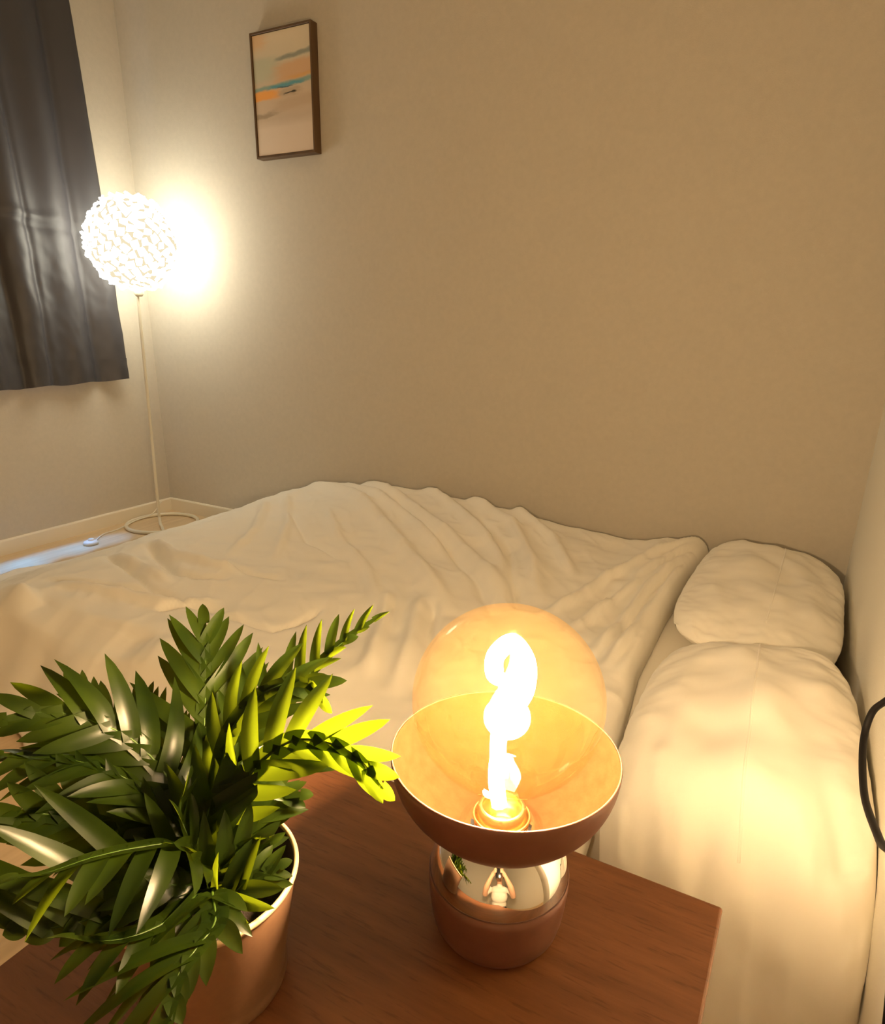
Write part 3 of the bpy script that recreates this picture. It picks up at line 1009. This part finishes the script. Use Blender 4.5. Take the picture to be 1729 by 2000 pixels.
# ------------------------------------------------------------------ potted fern
# <fronds>
FRONDS = [
    ([(-0.2999, 0.2347, 0.6108), (-0.321, 0.2565, 0.6395), (-0.3419, 0.2805, 0.6671), (-0.3614, 0.3045, 0.6992), (-0.3802, 0.3239, 0.7319)], (0.63, -0.377, 0.679), 0.0705, 9, 0.0125, 0.15, 0.1, (1.0, 1.0)),
    ([(-0.2949, 0.2419, 0.6114), (-0.3103, 0.2772, 0.6465), (-0.3121, 0.3127, 0.6757), (-0.2965, 0.3474, 0.7014), (-0.2815, 0.3729, 0.7219), (-0.2674, 0.3903, 0.7342)], (0.049, -0.624, 0.78), 0.054, 11, 0.0095, 0.55, 0.05, (1.0, 0.5)),
    ([(-0.2889, 0.2346, 0.6161), (-0.3059, 0.2643, 0.6731), (-0.2996, 0.282, 0.7027), (-0.2821, 0.2964, 0.7189), (-0.2654, 0.3052, 0.7206), (-0.2479, 0.3, 0.7143)], (0.106, -0.821, 0.562), 0.054, 8, 0.0115, -0.25, 0.15, (1.0, 1.0)),
    ([(-0.2879, 0.2382, 0.6178), (-0.2815, 0.2549, 0.6646), (-0.2581, 0.2744, 0.6949), (-0.2302, 0.2808, 0.7015), (-0.207, 0.2809, 0.6987), (-0.184, 0.2739, 0.6901)], (0.087, -0.929, 0.359), 0.051, 9, 0.0125, 0.2, 0.15, (1.0, 1.0)),
    ([(-0.2842, 0.2387, 0.6149), (-0.2781, 0.2579, 0.6397), (-0.2683, 0.2725, 0.6517), (-0.2531, 0.2802, 0.6537)], (0.145, -0.638, 0.756), 0.036, 6, 0.0115, -0.2, 0.2, (1.0, 1.0)),
    ([(-0.297, 0.2274, 0.6182), (-0.32, 0.2351, 0.6629), (-0.3389, 0.2262, 0.6963), (-0.3493, 0.2102, 0.7161), (-0.362, 0.1918, 0.73), (-0.3697, 0.1693, 0.7348)], (0.87, -0.142, 0.472), 0.054, 9, 0.013, 0.25, 0.35, (1.0, 1.0)),
    ([(-0.3041, 0.231, 0.6119), (-0.3451, 0.2496, 0.6431), (-0.3832, 0.2494, 0.6628), (-0.4102, 0.2476, 0.68), (-0.4316, 0.2465, 0.7031)], (0.57, 0.014, 0.822), 0.051, 9, 0.0115, 0.3, 0.05, (1.0, 1.0)),
    ([(-0.2962, 0.2231, 0.6222), (-0.3192, 0.2193, 0.6664), (-0.338, 0.2019, 0.6933), (-0.3527, 0.1819, 0.7077), (-0.3633, 0.1612, 0.7185)], (0.339, 0.472, 0.814), 0.0495, 9, 0.0115, 0.1, 0.3, (1.0, 1.0)),
    ([(-0.2874, 0.2133, 0.6227), (-0.2921, 0.189, 0.634), (-0.2933, 0.1614, 0.6418), (-0.2994, 0.1381, 0.6512), (-0.3142, 0.1187, 0.6658)], (0.898, -0.087, 0.432), 0.093, 7, 0.0135, 0.2, 0.0, (0.18, 1.0)),
    ([(-0.293, 0.2184, 0.6236), (-0.3157, 0.1964, 0.6544), (-0.3312, 0.178, 0.6764), (-0.3388, 0.1585, 0.691), (-0.3448, 0.1388, 0.6964)], (0.926, -0.301, 0.228), 0.054, 8, 0.0125, 0.1, 0.15, (0.8, 0.9)),
    ([(-0.2859, 0.2226, 0.6276), (-0.2832, 0.2048, 0.6587), (-0.2871, 0.1838, 0.6718), (-0.2898, 0.1597, 0.6833), (-0.2927, 0.138, 0.6902), (-0.2962, 0.1263, 0.6962)], (-0.067, 0.439, 0.896), 0.051, 8, 0.0105, -0.3, 0.25, (1.0, 0.4)),
    ([(-0.2736, 0.2108, 0.6239), (-0.2669, 0.1854, 0.6316), (-0.2667, 0.1631, 0.6404), (-0.2709, 0.1466, 0.6499), (-0.278, 0.1363, 0.6588)], (0.067, 0.472, 0.879), 0.051, 7, 0.0105, -0.2, 0.35, (0.8, 0.7)),
    ([(-0.2664, 0.2124, 0.6262), (-0.244, 0.1938, 0.6323), (-0.2367, 0.1751, 0.6366), (-0.2316, 0.1575, 0.637), (-0.2175, 0.1401, 0.6319)], (0.052, 0.018, 0.998), 0.063, 8, 0.0115, 0.1, 0.25, (0.42, 1.15)),
    ([(-0.2632, 0.2122, 0.6163), (-0.2537, 0.2184, 0.6273), (-0.2461, 0.2281, 0.6324), (-0.2368, 0.2396, 0.6368)], (0.245, -0.552, 0.797), 0.033, 6, 0.01, 0.1, 0.1, (1.0, 1.0)),
    ([(-0.2805, 0.2198, 0.6285), (-0.2855, 0.2156, 0.6529), (-0.2933, 0.2178, 0.6705), (-0.2972, 0.2301, 0.6848)], (0.849, 0.523, 0.074), 0.033, 5, 0.0085, 0.4, 0.0, (1.0, 1.0)),
    ([(-0.2912, 0.2325, 0.6167), (-0.293, 0.2501, 0.6392), (-0.2982, 0.2717, 0.6631), (-0.3081, 0.2886, 0.6822)], (0.201, -0.694, 0.692), 0.048, 8, 0.0115, 0.2, 0.2, (1.0, 1.0)),
    ([(-0.2852, 0.2254, 0.6215), (-0.2877, 0.229, 0.6493), (-0.2875, 0.2391, 0.6653), (-0.2785, 0.2571, 0.6721), (-0.2642, 0.2647, 0.6687)], (0.408, -0.628, 0.662), 0.045, 7, 0.0115, 0.15, 0.3, (1.0, 1.0)),
    ([(-0.2875, 0.2234, 0.6221), (-0.2969, 0.2205, 0.644), (-0.311, 0.2117, 0.66), (-0.3227, 0.2013, 0.6739)], (0.772, -0.052, 0.633), 0.048, 7, 0.0115, 0.15, 0.3, (1.0, 1.0)),
    ([(-0.2786, 0.2211, 0.6203), (-0.2683, 0.2253, 0.6337), (-0.2619, 0.2369, 0.6429), (-0.2502, 0.247, 0.6442)], (0.747, -0.66, 0.077), 0.036, 6, 0.0115, 0.15, 0.3, (1.0, 1.0)),
    ([(-0.3031, 0.2346, 0.6136), (-0.3461, 0.2543, 0.6395), (-0.3806, 0.2644, 0.6632), (-0.4019, 0.2757, 0.6845)], (0.281, -0.683, 0.674), 0.051, 8, 0.0115, 0.2, 0.1, (1.0, 1.0)),
    ([(-0.2777, 0.2145, 0.6225), (-0.2784, 0.1994, 0.6354), (-0.2852, 0.1855, 0.6479), (-0.2911, 0.1709, 0.6524)], (0.731, 0.078, 0.678), 0.045, 6, 0.0115, 0.15, 0.3, (1.0, 1.0)),
]
# </fronds>

def frond_mesh(spine, nrm, ll, n, lw, dih, droop, sides, seed):
    rg = random.Random(seed)
    S = catmull(spine, 12)
    ln = [0.0]
    for a, b in zip(S[:-1], S[1:]):
        ln.append(ln[-1] + (b - a).length)
    tot = ln[-1]
    def at(t):
        d = t * tot
        for i in range(len(ln) - 1):
            if ln[i + 1] >= d:
                f = (d - ln[i]) / max(1e-9, ln[i + 1] - ln[i])
                p = S[i].lerp(S[i + 1], f)
                j = min(i + 1, len(S) - 2)
                tn = (S[min(i + 2, len(S) - 1)] - S[max(i - 1, 0)]).normalized()
                return p, tn
        return S[-1], (S[-1] - S[-2]).normalized()
    nh = Vector(nrm)
    V, F = [], []
    t0 = .30
    for k in range(n + 1):
        q = k / n
        t = t0 + (1 - t0) * (q ** .92) * .985
        p, tn = at(t)
        nn = (nh - tn * nh.dot(tn)).normalized()
        sd = tn.cross(nn)
        # lobes longest in the lower middle, shrinking to the tip
        size = (0.70 + 0.30 * min(1, q / .2)) * (1 - q ** 2.2 * .78)
        for s in (-1, 1):
            if k == n and s == 1:
                continue
            last = (k == n)
            phi = math.radians(34 + 30 * q + rg.uniform(-7, 7))
            if last:
                phi = math.radians(90)
            dr = (sd * s * math.cos(phi) + tn * math.sin(phi)).normalized()
            dr = (dr + nn * math.tan(dih) * math.cos(phi)).normalized()
            up = nn - dr * nn.dot(dr)
            up.normalize()
            wd = dr.cross(up).normalized()
            Ls = ll * size * rg.uniform(.88, 1.1) * (1 if last else sides[0] if s < 0 else sides[1])
            Wd = lw * (.55 + .45 * size) * rg.uniform(.9, 1.1)
            curl = (droop + .06) * rg.uniform(.5, 1.9)
            twist = rg.uniform(-.6, .6)
            base = len(V)
            M_ = 8
            for i in range(M_ + 1):
                f = i / M_
                c = p + dr * (Ls * f) - up * (Ls * curl * f * f) + tn * (Ls * .10 * f * f)
                prof = (0.92 + .50 * f) * max(0.0, 1 - f ** 2.3) ** .80
                wv = wd * math.cos(twist * f) + up * math.sin(twist * f)
                h = Wd * .5 * prof
                bul = up * (.10 * Wd * prof)
                V.append(tuple(c - wv * h + bul))
                V.append(tuple(c - wv * h * .45 + bul * .35))
                V.append(tuple(c))
                V.append(tuple(c + wv * h * .45 + bul * .35))
                V.append(tuple(c + wv * h + bul))
            for i in range(M_):
                for j in range(4):
                    a = base + i * 5 + j
                    F.append((a, a + 1, a + 6, a + 5))
    # web of leaf blade along the midrib
    base = len(V)
    m_ = 26
    for i in range(m_ + 1):
        q = i / m_
        t = t0 * .8 + (1 - t0 * .8) * q * .99
        p, tn = at(t)
        nn = (nh - tn * nh.dot(tn)).normalized()
        sd = tn.cross(nn)
        h = .0085 * min(1, q * 5) * (1 - q ** 2 * .8)
        V += [tuple(p - sd * h + nn * h * .12), tuple(p), tuple(p + sd * h + nn * h * .12)]
    for i in range(m_):
        for j in range(2):
            a = base + i * 3 + j
            F.append((a, a + 1, a + 4, a + 3))
    # midrib
    rib = [S[i] - (nh * .0004) for i in range(0, len(S), 2)]
    rr = [.0013 * (1 - .75 * i / (len(rib) - 1)) for i in range(len(rib))]
    return (V, F), tube(rib, rr, 6)

def make_plant():
    px_, py_ = -.292, .2265
    zr = TZ + .088
    r = thing('potted_fern', 'green artificial fern in a tapered taupe pot', 'potted plant', (px_, py_, TZ))
    prof = [(.0, .0015), (.043, .0015), (.0445, .0), (.0478, .0), (.0485, .002), (.0485, .006), (.0478, .0075), (.0475, .010), (.0535, .050), (.0588, .0845)]
    pot = obj('pot', *lathe([(a, TZ + b) for a, b in prof], px_, py_, 96), MAT['pot'], r)
    rim = [(.0588, .0845), (.0602, .0850), (.0606, .0870), (.0602, .0885), (.0590, .0890), (.0578, .0885), (.0572, .0860)]
    obj('rim', *lathe([(a, TZ + b) for a, b in rim], px_, py_, 96), MAT['pot_rim'], pot)
    obj('lining', *lathe([(.0572, TZ + .0865), (.0545, TZ + .06), (.052, TZ + .045)], px_, py_, 64), MAT['pot_inside'], pot)
    V, F = lathe([(.0525, TZ + .056), (.04, TZ + .059), (.025, TZ + .062), (.01, TZ + .064)], px_, py_, 40, False, True)
    V = [(x, y, z + .003 * fbm(x * 90, y * 90, 1.0, 2)) for x, y, z in V]
    obj('soil', V, F, MAT['soil'], r)
    for i, (sp, nn, ll, n, lw, di, dr, sides) in enumerate(FRONDS):
        sp = [Vector(p) for p in sp]
        root = Vector((px_ + random.uniform(-.016, .016), py_ + random.uniform(-.016, .016), TZ + .058))
        sp = [root] + [root.lerp(sp[0], .55)] + sp[1:] if (sp[0] - root).length < .03 else [root] + sp
        (V, F), (SV, SF) = frond_mesh(sp, nn, ll, n, lw, di, dr, sides, 100 + i)
        o = obj('frond', V, F, MAT['leaf'], r)
        obj('midrib', SV, SF, MAT['stem'], o)
make_plant()

# ------------------------------------------------------------------ black cable by the bed head
# <cable>
CABLE = [(0.168, 0.8, 0.66), (0.15, 0.888, 0.5457), (0.138, 0.9041, 0.516), (0.13, 0.9157, 0.4926), (0.126, 0.9048, 0.4673), (0.124, 0.8619, 0.4551), (0.124, 0.7789, 0.4529), (0.128, 0.6791, 0.476), (0.136, 0.6169, 0.4827), (0.158, 0.5869, 0.3), (0.163, 0.7, 0.12), (0.163, 0.69, 0.004)]
# </cable>

def make_cable():
    pts = CABLE
    o = obj('power_cable', *tube(catmull(pts, 10), .0042, 10), MAT['cable'], None, at=pts[0])
    tag(o, 'black cable looping down beside the near pillow', 'cable')
make_cable()

# ------------------------------------------------------------------ the photographer, mirrored in the chrome
def make_person():
    MAT['skin'] = simple('skin', (0.55, 0.33, 0.22), 0.55, spec=0.3)
    MAT['shirt'] = simple('white_t_shirt', (0.78, 0.74, 0.66), 0.85, bump=.1, bscale=400)
    MAT['trousers'] = simple('dark_trousers', (0.03, 0.03, 0.04), 0.85)
    MAT['hair'] = simple('black_hair', (0.012, 0.009, 0.008), 0.45)
    MAT['phone'] = simple('black_phone', (0.01, 0.01, 0.012), 0.2)
    f = Vector((-.4751, .8799, 0)); rt = Vector((.8799, .4751, 0))
    def P(a, b, z):                                   # right, forward, up
        return rt * a + f * b + Vector((0, 0, z))
    root = thing('person', 'person kneeling in a white T-shirt, both hands raising a phone', 'person', P(0, -.36, 0))
    parts = []
    def limb(pts, rad):
        path = catmull(pts, 6)
        R = np.interp(np.linspace(0, 1, len(path)), np.linspace(0, 1, len(rad)), rad)
        parts.append(tube(path, list(R), 16))
    def ball(c, rx, ry, rz):
        bm = bmesh.new()
        bmesh.ops.create_icosphere(bm, subdivisions=3, radius=1)
        V = [tuple(c + rt * v.co.x * rx + f * v.co.y * ry + Vector((0, 0, v.co.z * rz))) for v in bm.verts]
        bm.verts.index_update()
        F = [[v.index for v in q.verts] for q in bm.faces]
        bm.free()
        parts.append((V, F))
    # trunk, neck, head (kneeling, sitting back on the heels)
    ball(P(0, -.44, .33), .165, .12, .13)
    ball(P(0, -.42, .46), .145, .10, .14)
    ball(P(0, -.38, .62), .160, .105, .16)
    ball(P(0, -.36, .74), .175, .095, .10)
    limb([P(0, -.35, .78), P(0, -.31, .87), P(0, -.28, .92)], [.062, .052, .054])
    ball(P(0, -.245, .985), .076, .094, .112)
    ball(P(0, -.205, .925), .048, .055, .045)
    limb([P(0, -.160, .995), P(0, -.146, .965), P(0, -.150, .958)], [.010, .013, .012])
    for s in (-1, 1):
        ball(P(s * .077, -.255, .975), .010, .018, .030)
        # legs
        limb([P(s * .095, -.43, .30), P(s * .12, -.25, .22), P(s * .125, -.07, .09)], [.095, .080, .062])
        limb([P(s * .125, -.07, .075), P(s * .12, -.27, .085), P(s * .11, -.50, .060)], [.060, .058, .040])
        limb([P(s * .11, -.48, .055), P(s * .105, -.60, .045), P(s * .105, -.66, .035)], [.042, .038, .028])
        # arms
        limb([P(s * .165, -.37, .765), P(s * .225, -.32, .68), P(s * .235, -.24, .600)], [.062, .050, .042])
        limb([P(s * .235, -.24, .600), P(s * .18, -.14, .72), P(s * .105, -.060, .845)], [.044, .042, .027])
        # palm and five fingers closed on the phone's edge
        limb([P(s * .105, -.060, .845), P(s * .078, -.045, .885), P(s * .066, -.040, .915)], [.026, .030, .026])
        for q in range(4):
            z = .880 + .021 * q
            ln = (.9, 1.0, .96, .8)[q]
            limb([P(s * .070, -.040, z), P(s * (.060 - .004), -.016 + .002 * q, z + .006),
                  P(s * (.056 - .022 * ln), -.006 + .002 * q, z + .010), P(s * (.056 - .036 * ln), -.010 + .002 * q, z + .010)], [.0105, .0095, .0085, .0065])
        limb([P(s * .075, -.050, .868), P(s * .058, -.058, .895), P(s * .040, -.050, .915), P(s * .028, -.044, .925)], [.013, .0115, .010, .008])
    V, F = merge(*parts)
    o = obj('body', V, F, MAT['skin'], root)
    md = o.modifiers.new('join', 'REMESH')
    md.mode = 'VOXEL'
    md.voxel_size = .0065
    md2 = o.modifiers.new('soften', 'SMOOTH')
    md2.factor = .5
    md2.iterations = 3
    dg = bpy.context.evaluated_depsgraph_get()
    me = bpy.data.meshes.new_from_object(o.evaluated_get(dg))
    o.modifiers.clear()
    o.data = me
    org = ORIGIN[root.name]
    me.materials.clear()
    for k in ('skin', 'shirt', 'trousers'):
        me.materials.append(MAT[k])
    for p in me.polygons:
        c = p.center + org
        a, b, z = c.dot(rt), c.dot(f), c.z
        p.use_smooth = True
        arm = abs(a) > .175 and b > -.34 or (b > -.24 and z > .5)
        if z < .42 and b < -.02 and not (z > .5):
            p.material_index = 2
        elif z < .835 and b < -.265 and not (abs(a) > .20 and z < .665):
            p.material_index = 1
        else:
            p.material_index = 0
        if z < .42:
            p.material_index = 2
    # hair, eyes
    bm = bmesh.new()
    bmesh.ops.create_icosphere(bm, subdivisions=4, radius=1)
    hc = P(0, -.250, .990)
    for v in bm.verts:
        k = 1 + .03 * mnoise.noise(v.co * 9)
        v.co = Vector((v.co.x * .084 * k, v.co.y * .100 * k, v.co.z * .120 * k))
    bmesh.ops.delete(bm, geom=[v for v in bm.verts if (v.co.y > .02 and v.co.z < .055) or v.co.z < -.055], context='VERTS')
    bm.verts.index_update()
    HV = [tuple(hc + rt * v.co.x + f * v.co.y + Vector((0, 0, v.co.z))) for v in bm.verts]
    HF = [[v.index for v in q.verts] for q in bm.faces]
    bm.free()
    obj('hair', HV, HF, MAT['hair'], root)
    for s in (-1, 1):
        c = P(s * .032, -.163, .998)
        obj('eye', *merge(lathe([(.0001, c.z - .008), (.006, c.z - .005), (.008, c.z), (.006, c.z + .005), (.0001, c.z + .008)], c.x, c.y, 14)), MAT['hair'], root)
    obj('mouth', *tube([P(-.022, -.160, .925), P(0, -.150, .923), P(.022, -.160, .925)], .0045, 8), simple('lips', (0.4, 0.16, 0.13), 0.5), root)
    # phone held upright, its lens at the picture's viewpoint
    pc = EYE - UP * .050 - FWD * .020
    V, F = box(-.037, .037, -.078, .078, -.004, .004, .003, 3)
    V = [tuple(pc + RIGHT * x + UP * y - FWD * z) for x, y, z in V]
    ph = thing('phone', 'black phone held up by the kneeling person', 'phone', tuple(pc))
    obj('phone_body', V, F, MAT['phone'], ph)
    V, F = lathe([(.0065, 0), (.0065, .003), (.005, .0035)], 0, 0, 24, True, True)
    obj('lens', [tuple(EYE + RIGHT * (x + .018) - FWD * .0175 + UP * y + FWD * z) for x, y, z in V], F, MAT['dark_metal'], ph)
make_person()
